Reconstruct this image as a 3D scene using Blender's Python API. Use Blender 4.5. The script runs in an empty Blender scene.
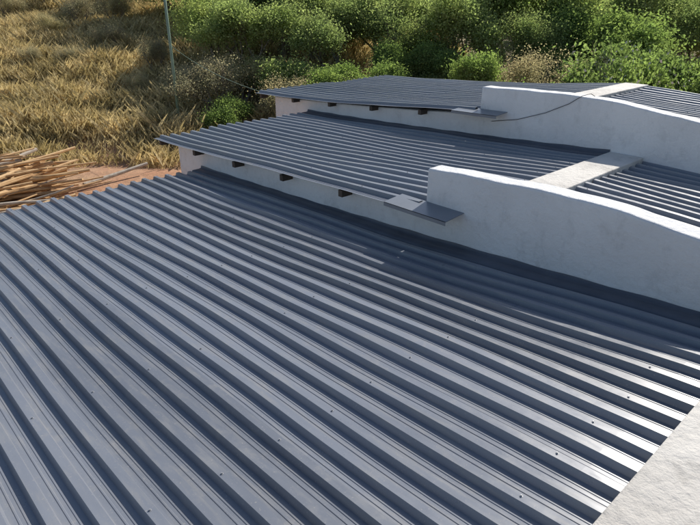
import bpy, math, random
import numpy as np
from mathutils import Vector, Matrix
random.seed(7); rng=np.random.default_rng(11)
S=bpy.context.scene; COL=S.collection
AZ=math.radians(42.6); SA,CA=math.sin(AZ),math.cos(AZ)
def W(F,R): return (SA*F+CA*R, CA*F-SA*R)
CAMZ=2.2
# ------------------------------------------------ materials
def newmat(name):
    m=bpy.data.materials.new(name); m.use_nodes=True
    nt=m.node_tree; b=nt.nodes["Principled BSDF"]; return m,nt,b
def N(nt,t,**k):
    n=nt.nodes.new(t)
    for a,v in k.items(): setattr(n,a,v)
    return n
def noise(nt,scale,detail=4,vec=None,mapping=None,rough=.55):
    tc=N(nt,'ShaderNodeTexCoord'); n=N(nt,'ShaderNodeTexNoise')
    n.inputs['Scale'].default_value=scale; n.inputs['Detail'].default_value=detail; n.inputs['Roughness'].default_value=rough
    src=tc.outputs['Object']
    if mapping:
        mp=N(nt,'ShaderNodeMapping'); mp.inputs['Scale'].default_value=mapping
        nt.links.new(src,mp.inputs['Vector']); src=mp.outputs['Vector']
    nt.links.new(src,n.inputs['Vector']); return n
def ramp(nt,fac,stops):
    r=N(nt,'ShaderNodeValToRGB'); e=r.color_ramp.elements
    while len(e)<len(stops): e.new(.5)
    for i,(p,c) in enumerate(stops):
        e[i].position=p; e[i].color=(*c,1)
    nt.links.new(fac,r.inputs['Fac']); return r
def mix(nt,fac,a,b,mode='MIX'):
    m=N(nt,'ShaderNodeMix',data_type='RGBA',blend_type=mode)
    for s,v in ((m.inputs[0],fac),(m.inputs[6],a),(m.inputs[7],b)):
        if hasattr(v,'links') : nt.links.new(v,s)
        elif isinstance(v,(int,float)): s.default_value=v
        else: s.default_value=(*v,1)
    return m.outputs[2]
def bump(nt,b,h,st,dist):
    bp=N(nt,'ShaderNodeBump'); bp.inputs['Strength'].default_value=st; bp.inputs['Distance'].default_value=dist
    nt.links.new(h,bp.inputs['Height']); nt.links.new(bp.outputs['Normal'],b.inputs['Normal'])
def simple(name,col,col2=None,scale=5,rough=.8,bs=.3,bd=.01,mapping=None):
    m,nt,b=newmat(name); n=noise(nt,scale,6,mapping=mapping)
    col2=col2 or tuple(c*.6 for c in col)
    r=ramp(nt,n.outputs['Fac'],[(.3,col2),(.7,col)])
    nt.links.new(r.outputs[0],b.inputs['Base Color']); b.inputs['Roughness'].default_value=rough
    if bs: bump(nt,b,n.outputs['Fac'],bs,bd)
    return m
def roof_material():
    m,nt,b=newmat('painted_steel_sheeting')
    n=noise(nt,1.3,6,mapping=(1,.35,1)); n2=noise(nt,26,4,mapping=(1,.12,1)); n3=noise(nt,90,3); n4=noise(nt,5,7,rough=.7)
    r=ramp(nt,n.outputs['Fac'],[(.3,(.165,.181,.214)),(.7,(.215,.233,.270))])
    tc=N(nt,'ShaderNodeTexCoord'); sx=N(nt,'ShaderNodeSeparateXYZ'); nt.links.new(tc.outputs['Object'],sx.inputs[0])
    dv=N(nt,'ShaderNodeMath',operation='DIVIDE'); dv.inputs[1].default_value=.686; nt.links.new(sx.outputs['X'],dv.inputs[0])
    fl=N(nt,'ShaderNodeMath',operation='FLOOR'); nt.links.new(dv.outputs[0],fl.inputs[0])
    wn=N(nt,'ShaderNodeTexWhiteNoise',noise_dimensions='1D'); nt.links.new(fl.outputs[0],wn.inputs['W'])
    rr=ramp(nt,wn.outputs['Value'],[(0,(.85,.85,.85)),(1,(1.08,1.08,1.08))])
    c=mix(nt,1.0,r.outputs[0],rr.outputs[0],'MULTIPLY')
    d=ramp(nt,n2.outputs['Fac'],[(.5,(0,0,0)),(.75,(.45,.45,.45))])
    c=mix(nt,d.outputs[0],c,(.31,.30,.28))
    d4=ramp(nt,n4.outputs['Fac'],[(.56,(0,0,0)),(.72,(.35,.35,.35))])
    c=mix(nt,d4.outputs[0],c,(.32,.305,.28))
    d3=ramp(nt,n3.outputs['Fac'],[(.64,(0,0,0)),(.72,(.5,.5,.5))])
    c=mix(nt,d3.outputs[0],c,(.38,.36,.33))
    nt.links.new(c,b.inputs['Base Color'])
    rg=ramp(nt,n4.outputs['Fac'],[(.3,(.25,)*3),(.7,(.42,)*3)]); nt.links.new(rg.outputs[0],b.inputs['Roughness'])
    b.inputs['Specular IOR Level'].default_value=.5
    nb=noise(nt,3.2,3,mapping=(1.5,.5,1)); bump(nt,b,nb.outputs['Fac'],.35,.02)
    return m
def plaster_material(name,base=(.76,.765,.77),dark=(.68,.68,.685),st=.86):
    m,nt,b=newmat(name); n=noise(nt,1.1,8,rough=.6); n2=noise(nt,20,6,rough=.65); n3=noise(nt,5,9,mapping=(1,1,.7),rough=.72)
    n5=noise(nt,2.2,3)
    r=ramp(nt,n.outputs['Fac'],[(.3,dark),(.55,base),(.8,tuple(min(.8,c*1.04) for c in base))])
    d=ramp(nt,n3.outputs['Fac'],[(.34,(st,)*3),(.48,(1,1,1))])
    c=mix(nt,1.0,r.outputs[0],d.outputs[0],'MULTIPLY')
    nt.links.new(c,b.inputs['Base Color']); b.inputs['Roughness'].default_value=.7
    ad=N(nt,'ShaderNodeMath',operation='MULTIPLY_ADD'); ad.inputs[1].default_value=2.5
    nt.links.new(n5.outputs['Fac'],ad.inputs[0]); nt.links.new(n2.outputs['Fac'],ad.inputs[2])
    bump(nt,b,ad.outputs[0],.75,.02); return m
def leaf_material(name,a,b_,tr,tm=.6):
    m=bpy.data.materials.new(name); m.use_nodes=True; nt=m.node_tree; nt.nodes.clear()
    out=N(nt,'ShaderNodeOutputMaterial'); n=noise(nt,1.1,3); n2=noise(nt,14,2)
    r=ramp(nt,n.outputs['Fac'],[(.38,a),(.62,b_)])
    oi=N(nt,'ShaderNodeObjectInfo')
    rv=ramp(nt,oi.outputs['Random'],[(0,(.8,.84,.9)),(.5,(1,1,1)),(1,(1.15,1.15,1.05))])
    sp=ramp(nt,n2.outputs['Fac'],[(.35,(.65,)*3),(.65,(1.35,)*3)])
    c=mix(nt,1.0,r.outputs[0],rv.outputs[0],'MULTIPLY'); c=mix(nt,1.0,c,sp.outputs[0],'MULTIPLY')
    d=N(nt,'ShaderNodeBsdfDiffuse'); t=N(nt,'ShaderNodeBsdfTranslucent')
    nt.links.new(c,d.inputs['Color']); tc=mix(nt,1.0,c,tr,'MULTIPLY'); nt.links.new(tc,t.inputs['Color'])
    ms=N(nt,'ShaderNodeMixShader'); ms.inputs[0].default_value=tm; nt.links.new(d.outputs[0],ms.inputs[1]); nt.links.new(t.outputs[0],ms.inputs[2])
    nt.links.new(ms.outputs[0],out.inputs['Surface']); return m
M_roof=roof_material()
M_wall=plaster_material('white_painted_plaster')
M_cop=plaster_material('weathered_white_coating',(.64,.61,.56),(.46,.43,.39),.72)
M_seal=simple('bitumen_flashing',(.09,.10,.125),(.06,.068,.088),4,.45,.25,.01)
M_flat=simple('flat_steel_flashing',(.20,.22,.25),(.16,.175,.20),3,.32,.1,.01)
M_tim=simple('purlin_timber',(.1,.075,.055),(.04,.03,.025),8,.8)
M_screw=simple('galvanised_screw',(.30,.31,.33),(.22,.22,.23),30,.4,0)
M_log=simple('barkless_log',(.66,.45,.23),(.46,.27,.12),6,.8,.4,.02)
M_logg=simple('grey_log',(.50,.44,.36),(.28,.23,.18),6,.85,.4,.02)
M_bark=simple('tree_bark',(.26,.225,.18),(.12,.10,.08),9,.9,0)
M_pole=simple('green_painted_pole',(.22,.32,.24),(.16,.24,.17),5,.5,0)
M_cable=simple('black_cable',(.02,.02,.02),(.015,.015,.015),5,.5,0)
M_glass,_,bb=newmat('window_glass'); bb.inputs['Base Color'].default_value=(.03,.04,.05,1); bb.inputs['Roughness'].default_value=.08
M_frame=simple('brown_steel_frame',(.09,.05,.03),(.07,.04,.03),8,.5,0)
# ------------------------------------------------ mesh helpers
def empty(name,loc=(0,0,0)):
    e=bpy.data.objects.new(name,None); e.location=loc; COL.objects.link(e); return e
def obj(name,v,f,mat,parent=None,smooth=False):
    me=bpy.data.meshes.new(name); me.from_pydata([tuple(p) for p in v],[],f); me.update()
    for m in (mat if isinstance(mat,(list,tuple)) else [mat]): me.materials.append(m)
    if smooth: me.polygons.foreach_set('use_smooth',[True]*len(me.polygons))
    o=bpy.data.objects.new(name,me); COL.objects.link(o)
    if parent: o.parent=parent
    return o
def npmesh(name,V,F4,mats,mi=None):
    me=bpy.data.meshes.new(name); n=len(F4); k=F4.shape[1]
    me.vertices.add(len(V)); me.vertices.foreach_set('co',V.astype(np.float32).ravel())
    me.loops.add(n*k); me.loops.foreach_set('vertex_index',F4.astype(np.int32).ravel())
    me.polygons.add(n); me.polygons.foreach_set('loop_start',np.arange(0,n*k,k,dtype=np.int32))
    try: me.polygons.foreach_set('loop_total',np.full(n,k,dtype=np.int32))
    except Exception: pass
    for m in mats: me.materials.append(m)
    if mi is not None: me.polygons.foreach_set('material_index',mi.astype(np.int32))
    me.update(calc_edges=True); me.validate(); return me
def boxes(name,lst,mat,parent=None,bev=0):
    v=[];f=[]
    for (x0,y0,z0,x1,y1,z1) in lst:
        b=len(v); v+=[(x0,y0,z0),(x1,y0,z0),(x1,y1,z0),(x0,y1,z0),(x0,y0,z1),(x1,y0,z1),(x1,y1,z1),(x0,y1,z1)]
        f+=[tuple(b+i for i in q) for q in ((0,3,2,1),(4,5,6,7),(0,1,5,4),(1,2,6,5),(2,3,7,6),(3,0,4,7))]
    o=obj(name,v,f,mat,parent)
    if bev:
        m=o.modifiers.new('b','BEVEL'); m.width=bev; m.segments=2
    return o
def tubes(paths,sides=6,flat=1.0):
    V=[];F=[]
    for pts,rad in paths:
        base=len(V); n=len(pts)
        for i in range(n):
            p=Vector(pts[i]); d=Vector(pts[min(i+1,n-1)])-Vector(pts[max(i-1,0)])
            d.normalize(); u=d.cross(Vector((.31,.17,.94)))
            if u.length<.05: u=d.cross(Vector((1,0,0)))
            u.normalize(); w=d.cross(u)
            for k in range(sides):
                a=2*math.pi*(k+.5)/sides; V.append(p+(u*math.cos(a)+w*math.sin(a)*flat)*rad[i])
        for i in range(n-1):
            for k in range(sides):
                F.append((base+i*sides+k,base+i*sides+(k+1)%sides,base+(i+1)*sides+(k+1)%sides,base+(i+1)*sides+k))
        F.append(tuple(base+k for k in range(sides))[::-1]);F.append(tuple(base+(n-1)*sides+k for k in range(sides)))
    return V,F
# ------------------------------------------------ houses
PITCH=.1715; RH=.041
PROF=[(0,0),(.027,0),(.030,.003),(.037,.003),(.040,0),(.056,0),(.059,.003),(.066,.003),(.069,0),(.096,0),(.111,RH),(.156,RH)]
def zroof(u,y):
    L=u['yE']-u['yB']; t=(u['yE']-y)/L
    if y>=u['yB']: return u['zE']+(u['zR']-u['zE'])*(.5*t+.5*t*t)
    return u['zR']-.045*(u['yB']-y)
def warp(x,y): return .011*math.sin(x*2.1+y*1.0)+.007*math.sin(x*4.3-y*1.6)+.003*math.sin(x*7+y*4.1)
def sheeting(name,u,x0,x1,ya,yb,parent):
    n=int(round((x1-x0)/PITCH)); xs=[]
    for i in range(n):
        for (px,pz) in PROF: xs.append((x0+i*PITCH+px,pz,i))
    xs.append((x0+n*PITCH,0,n))
    ns=max(6,int(abs(ya-yb)/.2)); V=[];F=[]
    offs=[random.uniform(-.03,.03) for _ in range(n//4+2)]
    jit=[random.uniform(0,6.28) for _ in range(n+1)]
    for j in range(ns+1):
        y=ya+(yb-ya)*j/ns
        for (x,pz,i) in xs:
            yy=y+(offs[i//4] if j==0 else 0)
            V.append((x+.003*math.sin(y*1.7+jit[i//4]),yy,zroof(u,y)+pz+warp(x,y)+(.003 if (i//4)%2 else 0)))
    m=len(xs)
    for j in range(ns):
        for i in range(m-1): F.append((j*m+i,j*m+i+1,(j+1)*m+i+1,(j+1)*m+i))
    o=obj(name,V,F,M_roof,parent)
    paths=[]
    y=max(ya,yb)-.12; row=0
    while y>min(ya,yb)+.05:
        for i in range(n):
            if (i+row)%2==0 and random.random()<.85:
                x=x0+i*PITCH+.1335+random.uniform(-.007,.007); yy=y+random.uniform(-.05,.05)
                z=zroof(u,yy)+RH+warp(x,yy)+(.003 if (i//4)%2 else 0)
                paths.append(([(x,yy,z-.003),(x,yy,z+.002),(x,yy,z+.0025),(x,yy,z+.008)],[.009,.008,.005,.004]))
        y-=1.12; row+=1
    v,f=tubes(paths,7); obj(name.replace('sheeting','screws'),v,f,M_screw,parent)
    return o
def profwall(name,prof,x0,x1,mat,parent,bev=.015,sub=False,pre=[]):
    zb=-2.8; V=[];F=[]
    if sub:
        ys=[p[0] for p in prof][::-1]; zs=[p[1] for p in prof][::-1]
        yy=np.linspace(ys[0],ys[-1],70); rr=random.Random(3)
        prof=[(y,float(np.interp(y,ys,zs))) for y in yy][::-1]
        z=np.array([p[1] for p in prof]); k=np.ones(3)/3; z2=np.convolve(np.pad(z,1,mode='edge'),k,'valid')
        prof=[(p[0],z2[i]+.004*math.sin(p[0]*9)+rr.uniform(-.0025,.0025)) for i,p in enumerate(prof)]
    prof=list(pre)+list(prof)
    n=len(prof)
    for (y,z) in prof:
        V+=[(x0,y,zb),(x0,y,z),(x1,y,z),(x1,y,zb)]
    for i in range(n-1):
        a=4*i;b=a+4
        F+=[(a,b,b+1,a+1),(a+1,b+1,b+2,a+2),(a+2,b+2,b+3,a+3),(a+3,b+3,b,a)]
    F+=[(0,1,2,3),(4*n-1,4*n-2,4*n-3,4*n-4)]
    o=obj(name,V,F,mat,parent)
    m=o.modifiers.new('b','BEVEL'); m.width=bev; m.segments=3; m.limit_method='ANGLE'; m.angle_limit=math.radians(50)
    return o
U=[dict(x0=-3.1,x1=4.1,yE=7.72,zE=-.155,yB=.60,zR=.20,bw=.42,par=None,ys=None,yend=-4),
   dict(x0=4.1,x1=7.0,yE=8.8,zE=.18,yB=3.0,zR=.44,bw=.4,ys=3.4,
        par=[(3.4,.755),(2.9,.78),(2.3,.805),(1.84,.815),(1.6,.80),(1.08,.75),(.5,.68),(-.5,.62),(-3,.5)],yend=-3),
   dict(x0=7.0,x1=10.6,yE=10.25,zE=.42,yB=4.5,zR=.78,bw=.4,ys=4.92,
        par=[(4.92,1.06),(4.6,1.07),(4.0,1.09),(3.24,1.09),(2.7,1.04),(2.13,.97),(1.4,.9),(.2,.85),(-2,.75)],yend=-2)]
for k,u in enumerate(U):
    H=empty('row_house')
    xr0=u['x0']-(.18 if k else 0); xr1=u['x1']
    if k==0: sheeting('roof_sheeting',u,xr0,xr1-.02,u['yE'],u['yB']-.02,H)
    else:
        nov=2
        sheeting('roof_sheeting',u,xr0,xr0+nov*PITCH,u['yE'],u['ys']+.02,H)
        sheeting('roof_sheeting_main',u,xr0+nov*PITCH,xr1-.02,u['yE'],u['yB']-.02,H)
    xa=u['x0']+(.2 if k else 0)
    sheeting('rear_sheeting',u,xa,xr1-.02,u['yB']-u['bw']+.02,u['yend'],H)
    zb=u['zR']
    boxes('crest_beam',[(xa-.005,u['yB']-u['bw'],zb-.3,u['x1'],u['yB'],zb+.060)],M_cop,H,.012)
    if k:
        pre=[(y,zroof(u,y)-.05) for y in np.linspace(u['yE']-.42,u['ys']+.003,9)]
        profwall('parapet_wall',u['par'],u['x0'],u['x0']+.2,M_wall,H,.022,True,pre)
        yl=np.arange(u['yE']-.15,u['ys'],-1.05)
        boxes('purlin_ends',[(u['x0']-.15,y-.03,zroof(u,y)-.095,u['x0']+.01,y+.03,zroof(u,y)-.022) for y in yl],M_tim,H)
        ya=u['ys']+.30; yb=u['ys']-.45; za=zroof(u,ya)+.03; zb2=zroof(u,yb)-.015
        xl=u['x0']-.26; xh=u['x0']+.0
        V=[(xl,ya,za-.01),(xh,ya,za+.01),(xh,yb,zb2+.01),(xl,yb,zb2-.01)]
        V+=[(x,y,z-.006) for x,y,z in V]+[(xl,ya,za-.05),(xl,yb,zb2-.05)]
        obj('edge_flashing',V,[(0,3,2,1),(4,5,6,7),(0,1,5,4),(1,2,6,5),(2,3,7,6),(3,0,4,7),(0,8,9,3)],M_flat,H)
    else:
        profwall('side_wall',[(7.3,-.2),(4,-.07),(.6,.1),(-4,-.1)],-2.9,-2.7,M_wall,H)
    ye=u['yE']-.42; ztop=zroof(u,ye)-.03
    X0=u['x0']+(.2 if k else .4); X1=u['x1']-(.0 if k<2 else .2)
    xd=X0+.5
    boxes('front_wall',[(X0,ye-.2,-2.8,xd,ye,ztop),(xd,ye-.2,-.45,xd+.85,ye,ztop),(xd+.85,ye-.2,-2.8,xd+1.3,ye,ztop),
        (xd+1.3,ye-.2,-2.8,xd+2.1,ye,-1.6),(xd+1.3,ye-.2,-.5,xd+2.1,ye,ztop),(xd+2.1,ye-.2,-2.8,X1,ye,ztop)],M_wall,H)
    boxes('door',[(xd,ye-.12,-2.5,xd+.85,ye-.07,-.45)],M_frame,H)
    boxes('window_frame',[(xd+1.3,ye-.1,-1.6,xd+1.35,ye-.05,-.5),(xd+2.05,ye-.1,-1.6,xd+2.1,ye-.05,-.5),(xd+1.68,ye-.1,-1.6,xd+1.72,ye-.05,-.5),
        (xd+1.35,ye-.1,-.55,xd+1.68,ye-.05,-.5),(xd+1.72,ye-.1,-1.6,xd+2.05,ye-.05,-1.55)],M_frame,H)
    boxes('window_glass',[(xd+1.3,ye-.085,-1.6,xd+2.1,ye-.075,-.5)],M_glass,H)
    boxes('rear_wall',[(X0,u['yend']+.2,-2.8,X1,u['yend']+.4,zroof(u,u['yend'])-.04)],M_wall,H)
    if k==2: profwall('end_wall',[(ye,zroof(u,ye)-.05),(4.5,.72),(-1.6,.4)],10.4,10.58,M_wall,H)
    if k<2:
        xw=u['x1']; V=[];F=[]; ys=np.linspace(u['yE']-.02,u['yB']-.002,60)
        for y in ys:
            z=zroof(u,y)+warp(xw-.1,y)+.002
            V+=[(xw-.16,y,z+.022),(xw-.15,y,z+.046),(xw-.05,y,z+.048),(xw-.012,y,z+.055),(xw-.004,y,zroof(u,y)+.080+.004*math.sin(y*11))]
        for j in range(len(ys)-1):
            for i in range(4): F.append((j*5+i,j*5+i+1,(j+1)*5+i+1,(j+1)*5+i))
        obj('wall_flashing',V,F,M_seal,H,True)
cp=[(6.985,4.7,.62),(6.98,4.3,.70),(6.98,3.9,.84),(6.985,3.6,.99),(6.985,3.45,1.10),(7.1,3.4,1.12),(7.3,3.3,1.0)]
v,f=tubes([(cp,[.004]*len(cp))],5); obj('wall_cable',v,f,M_cable,None,True)
# ------------------------------------------------ terrain
def hn(x,y): return .10*math.sin(x*.7+1)*math.cos(y*.6)+.07*math.sin(x*1.7+y*1.3)+.2*math.sin(x*.21+y*.17)
def terrain(x,y):
    F=SA*x+CA*y; R=CA*x-SA*y
    t=max(0,F-18.5); t=min(t,38)
    z=-2.55+(.20*t if R<-3 else t*(.20-.06*min(1,(R+3)/6)))*(1 if R<0 else max(.6,1-.03*R))
    if F>56.5: z+=(min(F,400)-56.5)*.10
    k=min(1,max(0,(F-15)/4))
    return z+hn(x,y)*k
fs=sorted(set(list(np.linspace(-400,-20,12))+list(np.linspace(-20,60,110))+list(np.linspace(60,420,30))))
rs=sorted(set(list(np.linspace(-400,-45,14))+list(np.linspace(-45,45,110))+list(np.linspace(45,400,14))))
V=[];F=[]
for a in fs:
    for b in rs:
        x,y=W(a,b); V.append((x,y,terrain(x,y)))
m=len(rs)
for j in range(len(fs)-1):
    for i in range(m-1): F.append((j*m+i,(j)*m+i+1,(j+1)*m+i+1,(j+1)*m+i))
def ground_material():
    m,nt,b=newmat('dry_earth'); n=noise(nt,.35,8,rough=.65); n2=noise(nt,6,8,rough=.7)
    r=ramp(nt,n.outputs['Fac'],[(.35,(.44,.22,.12)),(.5,(.50,.29,.17)),(.65,(.42,.29,.17))])
    d=ramp(nt,n2.outputs['Fac'],[(.3,(.6,)*3),(.6,(1,)*3)])
    c=mix(nt,1.0,r.outputs[0],d.outputs[0],'MULTIPLY')
    tc=N(nt,'ShaderNodeTexCoord'); sx=N(nt,'ShaderNodeSeparateXYZ'); nt.links.new(tc.outputs['Object'],sx.inputs[0])
    mr=N(nt,'ShaderNodeMapRange'); mr.inputs['From Min'].default_value=-2.0; mr.inputs['From Max'].default_value=-1.0
    nt.links.new(sx.outputs['Z'],mr.inputs['Value'])
    c=mix(nt,mr.outputs[0],c,mix(nt,n2.outputs['Fac'],(.16,.13,.07),(.36,.30,.17)))
    nt.links.new(c,b.inputs['Base Color']); b.inputs['Roughness'].default_value=.95
    bump(nt,b,n2.outputs['Fac'],.8,.06); return m
obj('ground',V,F,ground_material(),None,True)
# ------------------------------------------------ dry grass (one mass)
def blades(P,h,w,lean,nper,spread):
    n=len(P)*nper; base=np.repeat(P,nper,axis=0)+np.concatenate([rng.normal(0,spread,(n,2)),np.zeros((n,1))],1)
    hh=np.repeat(h,nper)*rng.uniform(.3,1.25,n); ang=rng.uniform(0,2*np.pi,n)
    side=np.stack([np.cos(ang),np.sin(ang),np.zeros(n)],1)*(w*rng.uniform(.5,1.3,n))[:,None]
    la=rng.uniform(0,2*np.pi,n); l=rng.uniform(.05,lean,n)*hh
    ld=np.stack([np.cos(la)*l,np.sin(la)*l,np.zeros(n)],1)
    up=np.stack([np.zeros(n),np.zeros(n),hh],1)
    v=np.stack([base-side,base+side,base+ld*.4+up*.6+side*.7,base+ld+up],1).reshape(-1,3)
    return v,np.arange(n*4).reshape(n,4)
P=[];Hh=[]
while len(P)<9500:
    Fd=random.uniform(17.8,42); R=random.uniform(-30,6)
    x,y=W(Fd,R); px=350+585*R/(Fd*1.03)
    if px<-60 or px>450: continue
    if px>200 and random.random()>.25: continue
    dn=math.sin(x*.9+2)*math.cos(y*.8)+.6*math.sin(x*2.3+y*1.9)
    if Fd<20.5 and random.random()>(Fd-17.8)/2.7: continue
    if dn<-.45 and random.random()<.8: continue
    P.append((x,y,terrain(x,y)-.03)); Hh.append(random.uniform(.18,.6)*(1.15+.35*dn))
v,f=blades(np.array(P),np.array(Hh),.009,1.0,30,.27)
me=npmesh('dry_grass',v,f,[leaf_material('dry_grass_blades',(.50,.41,.21),(.82,.68,.40),(1.0,.93,.72),.45)])
o=bpy.data.objects.new('dry_grass',me); COL.objects.link(o)
# ------------------------------------------------ trees
def make_tree(name,h,spread,leafmat,nst=1,leaf=.1,per=90,sig=.28,lv=4,flow=None,seed=1,gap=.15,low=.25):
    r=random.Random(seed); rg=np.random.default_rng(seed)
    paths=[];tips=[]
    def grow(p,d,L,rad,l):
        pts=[p.copy()];rr=[rad]; q=p.copy(); n=4
        for i in range(n):
            d=(d+Vector((r.uniform(-.22,.22),r.uniform(-.22,.22),r.uniform(-.08,.16)))).normalized()
            q=q+d*(L/n); pts.append(q.copy()); rr.append(rad*(1-.45*(i+1)/n))
            if l<lv and l>=1 and i>=1 and r.random()<.55:
                nd=(d+Vector((r.uniform(-1,1),r.uniform(-1,1),r.uniform(-.3,.5)))*spread).normalized()
                grow(q.copy(),nd,L*r.uniform(.45,.7),rr[-1]*.6,l+1)
            if l>=lv-1: tips.append(q.copy())
        paths.append((pts,rr))
        if l<lv:
            for k in range(r.choice((2,3))):
                nd=(d+Vector((r.uniform(-1,1),r.uniform(-1,1),r.uniform(-.35,.6)))*spread).normalized()
                grow(q.copy(),nd,L*r.uniform(.6,.82),rr[-1]*.75,l+1)
    for s in range(nst):
        a=r.uniform(0,6.28); d=Vector((math.cos(a)*.35*(nst>1),math.sin(a)*.35*(nst>1),1)).normalized()
        grow(Vector((math.cos(a)*.15*(nst>1),math.sin(a)*.15*(nst>1),-.2)),d,h*low,h*.018+.02,0)
    gc=[r.choice(tips)+Vector((r.gauss(0,.3),r.gauss(0,.3),r.gauss(0,.3))) for _ in range(int(10*gap*4))]
    tips=[t for t in tips if r.random()>gap and min((t-g).length for g in gc)>.40]
    v,f=tubes(paths,4); f=[q for q in f if len(q)==4]
    V=np.array([tuple(q) for q in v]); Fq=np.array(f); nb=len(Fq)
    T=np.array([tuple(t) for t in tips]); n=len(T)*per
    c=np.repeat(T,per,axis=0)+rg.normal(0,1,(n,3))*np.repeat(sig*rg.uniform(.5,1.3,len(T)),per)[:,None]*np.array([1,1,.7])
    a=rg.normal(0,1,(n,3)); a/=np.linalg.norm(a,axis=1)[:,None]; b=rg.normal(0,1,(n,3)); b=np.cross(a,b); b/=np.linalg.norm(b,axis=1)[:,None]
    sz=leaf*rg.uniform(.5,1.2,n)[:,None]
    lv_=np.stack([c-a*sz*.5,c+b*sz*.27,c+a*sz*.5,c-b*sz*.27],1).reshape(-1,3)
    lf=np.arange(n*4).reshape(n,4)+len(V)
    mi=np.concatenate([np.zeros(nb),np.ones(n)])
    mats=[M_bark,leafmat]
    if flow:
        mats.append(flow); k=np.where(rg.random(n)<.05)[0]; mi[nb+k]=2
    return npmesh(name,np.concatenate([V,lv_]),np.concatenate([Fq,lf]),mats,mi)
L1=leaf_material('olive_leaves',(.25,.30,.15),(.34,.37,.19),(1.35,1.5,.9))
L2=leaf_material('green_leaves',(.17,.235,.10),(.24,.30,.13),(1.4,1.5,.85))
L3=leaf_material('dry_brown_leaves',(.44,.38,.26),(.40,.39,.26),(1.25,1.2,.95))
L4=leaf_material('bright_green_leaves',(.25,.36,.12),(.32,.42,.17),(1.3,1.45,.7))
L5=leaf_material('yellow_green_leaves',(.29,.35,.17),(.39,.42,.20),(1.35,1.45,.85))
Mfl=simple('white_petals',(.78,.75,.68),(.7,.6,.55),5,.7,0)
T={}
T['a']=[make_tree('acacia_mesh_%d'%i,6,.75,L1,nst=2+i%2,seed=20+i,per=34,sig=.3,gap=.32,leaf=.11) for i in range(3)]
T['y']=[make_tree('acacia_mesh_y%d'%i,6,.85,L5,nst=3,seed=31+i,per=24,sig=.33,gap=.38,leaf=.10) for i in range(2)]
T['g']=[make_tree('leafy_mesh_%d'%i,6,.75,L2,nst=2,seed=40+i,per=44,sig=.28,leaf=.13,gap=.3) for i in range(2)]
T['d']=[make_tree('scrub_mesh_%d'%i,4,.8,L3,nst=4,seed=60+i,per=8,sig=.28,leaf=.08,gap=.25) for i in range(2)]
T['b']=[make_tree('bush_mesh_%d'%i,2.6,.95,[L1,L2][i],nst=5,seed=90+i,per=22,sig=.24,leaf=.10,gap=.25) for i in range(2)]
T['s']=[make_tree('sapling_mesh',2.6,.5,L4,nst=2,seed=70,per=44,sig=.22,leaf=.11,lv=3)]
T['f']=[make_tree('flowering_mesh',3.2,.75,L2,nst=3,seed=80,per=46,sig=.17,leaf=.085,flow=Mfl,gap=.3)]
zf=float(np.percentile([v.co.z for v in T['f'][0].vertices],97)); print('flower bush height',zf)
NM={'a':'acacia_tree','y':'acacia_tree','g':'leafy_tree','d':'dry_shrub','s':'sapling','f':'flowering_bush','b':'green_bush'}
def plant(k,px,Fd,sc,dz=0):
    R=(px-350)/585*Fd*1.03; x,y=W(Fd,R); me=random.choice(T[k])
    o=bpy.data.objects.new(NM[k],me); COL.objects.link(o)
    o.location=(x,y,terrain(x,y)+dz); s=sc*random.uniform(.85,1.15); o.scale=(s,s,s*random.uniform(.85,1.15)); o.rotation_euler=(0,0,random.uniform(0,6.28)); return o
for px,Fd,sc,k in [(222,22,.9,'d'),(245,23,.9,'d'),(225,27,.8,'y'),(262,25,.9,'a'),(285,28,1.1,'g'),
    (335,25,1.0,'a'),(380,26,1.1,'y'),(425,25,1.0,'a'),(470,27,1.1,'g'),(330,32,1.3,'a'),(500,25,.8,'y'),(545,26,1.0,'g'),
    (600,28,1.1,'a'),(660,27,1.1,'y'),(705,25,1.0,'a'),(740,24,1.0,'g'),
    (195,35,1.0,'y'),(160,41,1.0,'d'),(120,42,1.0,'a'),(75,42,1.1,'y'),(30,42,1.1,'d'),(-20,41,1.1,'a'),(75,31,.5,'d'),(20,29,.4,'d'),(170,26,.5,'d'),(130,29,.4,'d'),(195,23,.6,'d'),(150,24,.3,'d'),(40,35,.6,'d'),(110,33,.6,'d'),
    (5,33,.6,'d'),(55,27,.3,'d'),(95,27,.35,'d'),(140,33,.7,'d'),(80,37,.8,'d'),(15,38,.9,'y')]:
    plant(k,px,Fd,sc)
px=240
while px<760:
    plant(random.choice('bbbdg'),px+random.uniform(-8,8),random.uniform(20,24),random.uniform(.55,.95)); px+=22
px=215
while px<780:
    plant(random.choice('byggda'),px+random.uniform(-8,8),random.uniform(27,33),random.uniform(.9,1.2)*.95); px+=25
plant('s',305,18.5,1.0); plant('s',522,18.5,1.1); plant('s',250,29,1.2)
for px,Fd,ht in [(590,18.0,2.9),(622,17.6,3.2),(652,18.2,2.9)]:
    o=plant('f',px,Fd,1.0); s=ht/zf; o.scale=(s*.8,s*.8,s)
for row,(Fd,step) in enumerate([(38,46),(45,44),(53,42)]):
    px=-130+row*17
    while px<840:
        if not (row==0 and px<190): plant(random.choice('agyg' if px>170 else 'aayd'),px+random.uniform(-15,15),Fd+random.uniform(-2.5,2.5),1.15+.2*row)
        px+=step
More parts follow.
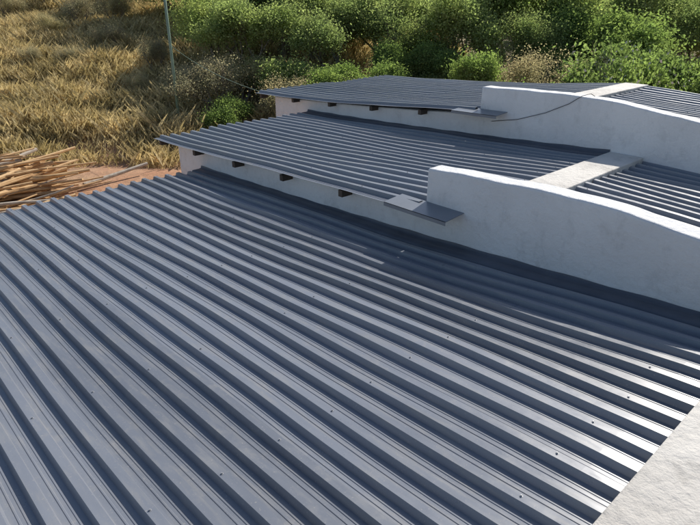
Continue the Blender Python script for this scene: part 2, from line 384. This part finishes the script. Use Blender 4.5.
# ------------------------------------------------ distant trees mass
c=[]
for i in range(900):
    Fd=random.uniform(70,260); R=random.uniform(-1,1)*Fd*.95; x,y=W(Fd,R); c.append((x,y,terrain(x,y)+random.uniform(1,4)))
c=np.array(c); per=90; n=len(c)*per
cc=np.repeat(c,per,axis=0)+rng.normal(0,1,(n,3))*np.array([2.2,2.2,1.5]); a=rng.normal(0,1,(n,3)); b=np.cross(a,rng.normal(0,1,(n,3)))
a/=np.linalg.norm(a,axis=1)[:,None]; b/=np.linalg.norm(b,axis=1)[:,None]; sz=.5
vv=np.stack([cc-a*sz,cc+b*sz*.6,cc+a*sz,cc-b*sz*.6],1).reshape(-1,3)
o=bpy.data.objects.new('distant_trees',npmesh('distant_trees',vv,np.arange(n*4).reshape(n,4),[L1])); COL.objects.link(o)
# ------------------------------------------------ log pile
paths=[];paths2=[];planks=[]
for i in range(140):
    L=random.uniform(1.4,4.3); r0=random.uniform(.02,.07)
    q=random.gauss(0,.9); lay=max(0,1.0*(1-abs(q)/1.9))*random.random()
    cx,cy=2.9+random.uniform(-1.0,.9),16.8+q
    ang=random.gauss(.12,.30); tilt=random.gauss(0,.07)
    d=Vector((math.cos(ang),math.sin(ang),tilt)); z=terrain(cx,cy)+.08+lay
    pts=[];rr=[]; off=Vector((0,0,0))
    for j in range(6):
        t=j/5-.5; off+=Vector((0,random.gauss(0,.03),random.gauss(0,.02)))
        p=Vector((cx,cy,z))+d*(t*L)+off; p.z=max(p.z,terrain(p.x,p.y)+.04); pts.append(p); rr.append(r0*(1.1-.4*j/5))
    c=random.random()
    if c<.28: planks.append(([pts[0],pts[-1]],[random.uniform(.07,.12)]*2))
    elif c<.78: paths.append((pts,rr))
    else: paths2.append((pts,rr))
LP=empty('log_pile'); v,f=tubes(paths,7); obj('logs',v,f,M_log,LP,False); v,f=tubes(paths2,7); obj('weathered_logs',v,f,M_logg,LP,False)
v,f=tubes(planks,4,.25); obj('planks',v,f,M_log,LP,False)
z=terrain(6.2,16.2)
v,f=tubes([([(5.0,16.0,z+.15),(6.0,16.25,z+.2),(7.0,16.4,z+.3)],[.06,.055,.045])],8); obj('loose_log',v,f,M_logg,None)
# ------------------------------------------------ pole and wire
R=(186-350)/585*21*1.03; px_,py_=W(21,R); zg=terrain(px_,py_)
v,f=tubes([([(px_,py_,zg-.3),(px_,py_,zg+2),(px_,py_,zg+6.5)],[.055,.05,.045])],10)
P0=empty('utility_pole'); obj('pole_shaft',v,f,M_pole,P0,True)
boxes('cross_arm',[(px_-.5,py_-.03,zg+6.1,px_+.5,py_+.03,zg+6.18)],M_tim,P0)
A=Vector((px_,py_,zg+2.9)); B=Vector((7.3,9.9,.3)); pts=[]
for i in range(17):
    t=i/16; p=A.lerp(B,t); p.z-=.35*4*t*(1-t)*.6; pts.append(p)
v,f=tubes([(pts,[.006]*17)],5); obj('overhead_cable',v,f,M_pole,None,True)
# ------------------------------------------------ light
sd=Vector((.76,.16,.665)).normalized()
w=bpy.data.worlds.new('World'); S.world=w; w.use_nodes=True; nt=w.node_tree
sky=nt.nodes.new('ShaderNodeTexSky'); sky.sky_type='NISHITA'; sky.sun_disc=False
sky.sun_elevation=math.asin(sd.z); sky.sun_rotation=math.atan2(sd.x,sd.y)
nt.links.new(sky.outputs[0],nt.nodes['Background'].inputs[0]); nt.nodes['Background'].inputs[1].default_value=.115
sl=bpy.data.lights.new('sun','SUN'); sl.energy=5; sl.angle=math.radians(.5); sl.color=(1,.95,.87)
so=bpy.data.objects.new('sun',sl); COL.objects.link(so); so.rotation_euler=sd.to_track_quat('Z','Y').to_euler()
S.view_settings.view_transform='Standard'; S.view_settings.look='None'; S.view_settings.exposure=0
cam=bpy.data.cameras.new('camera'); co=bpy.data.objects.new('camera',cam); COL.objects.link(co); S.camera=co
cam.sensor_width=36; cam.lens=585/700*36; cam.clip_end=2000; cam.clip_start=.05
co.location=(0,0,CAMZ); co.rotation_euler=(math.radians(90-24.5),0,-AZ)
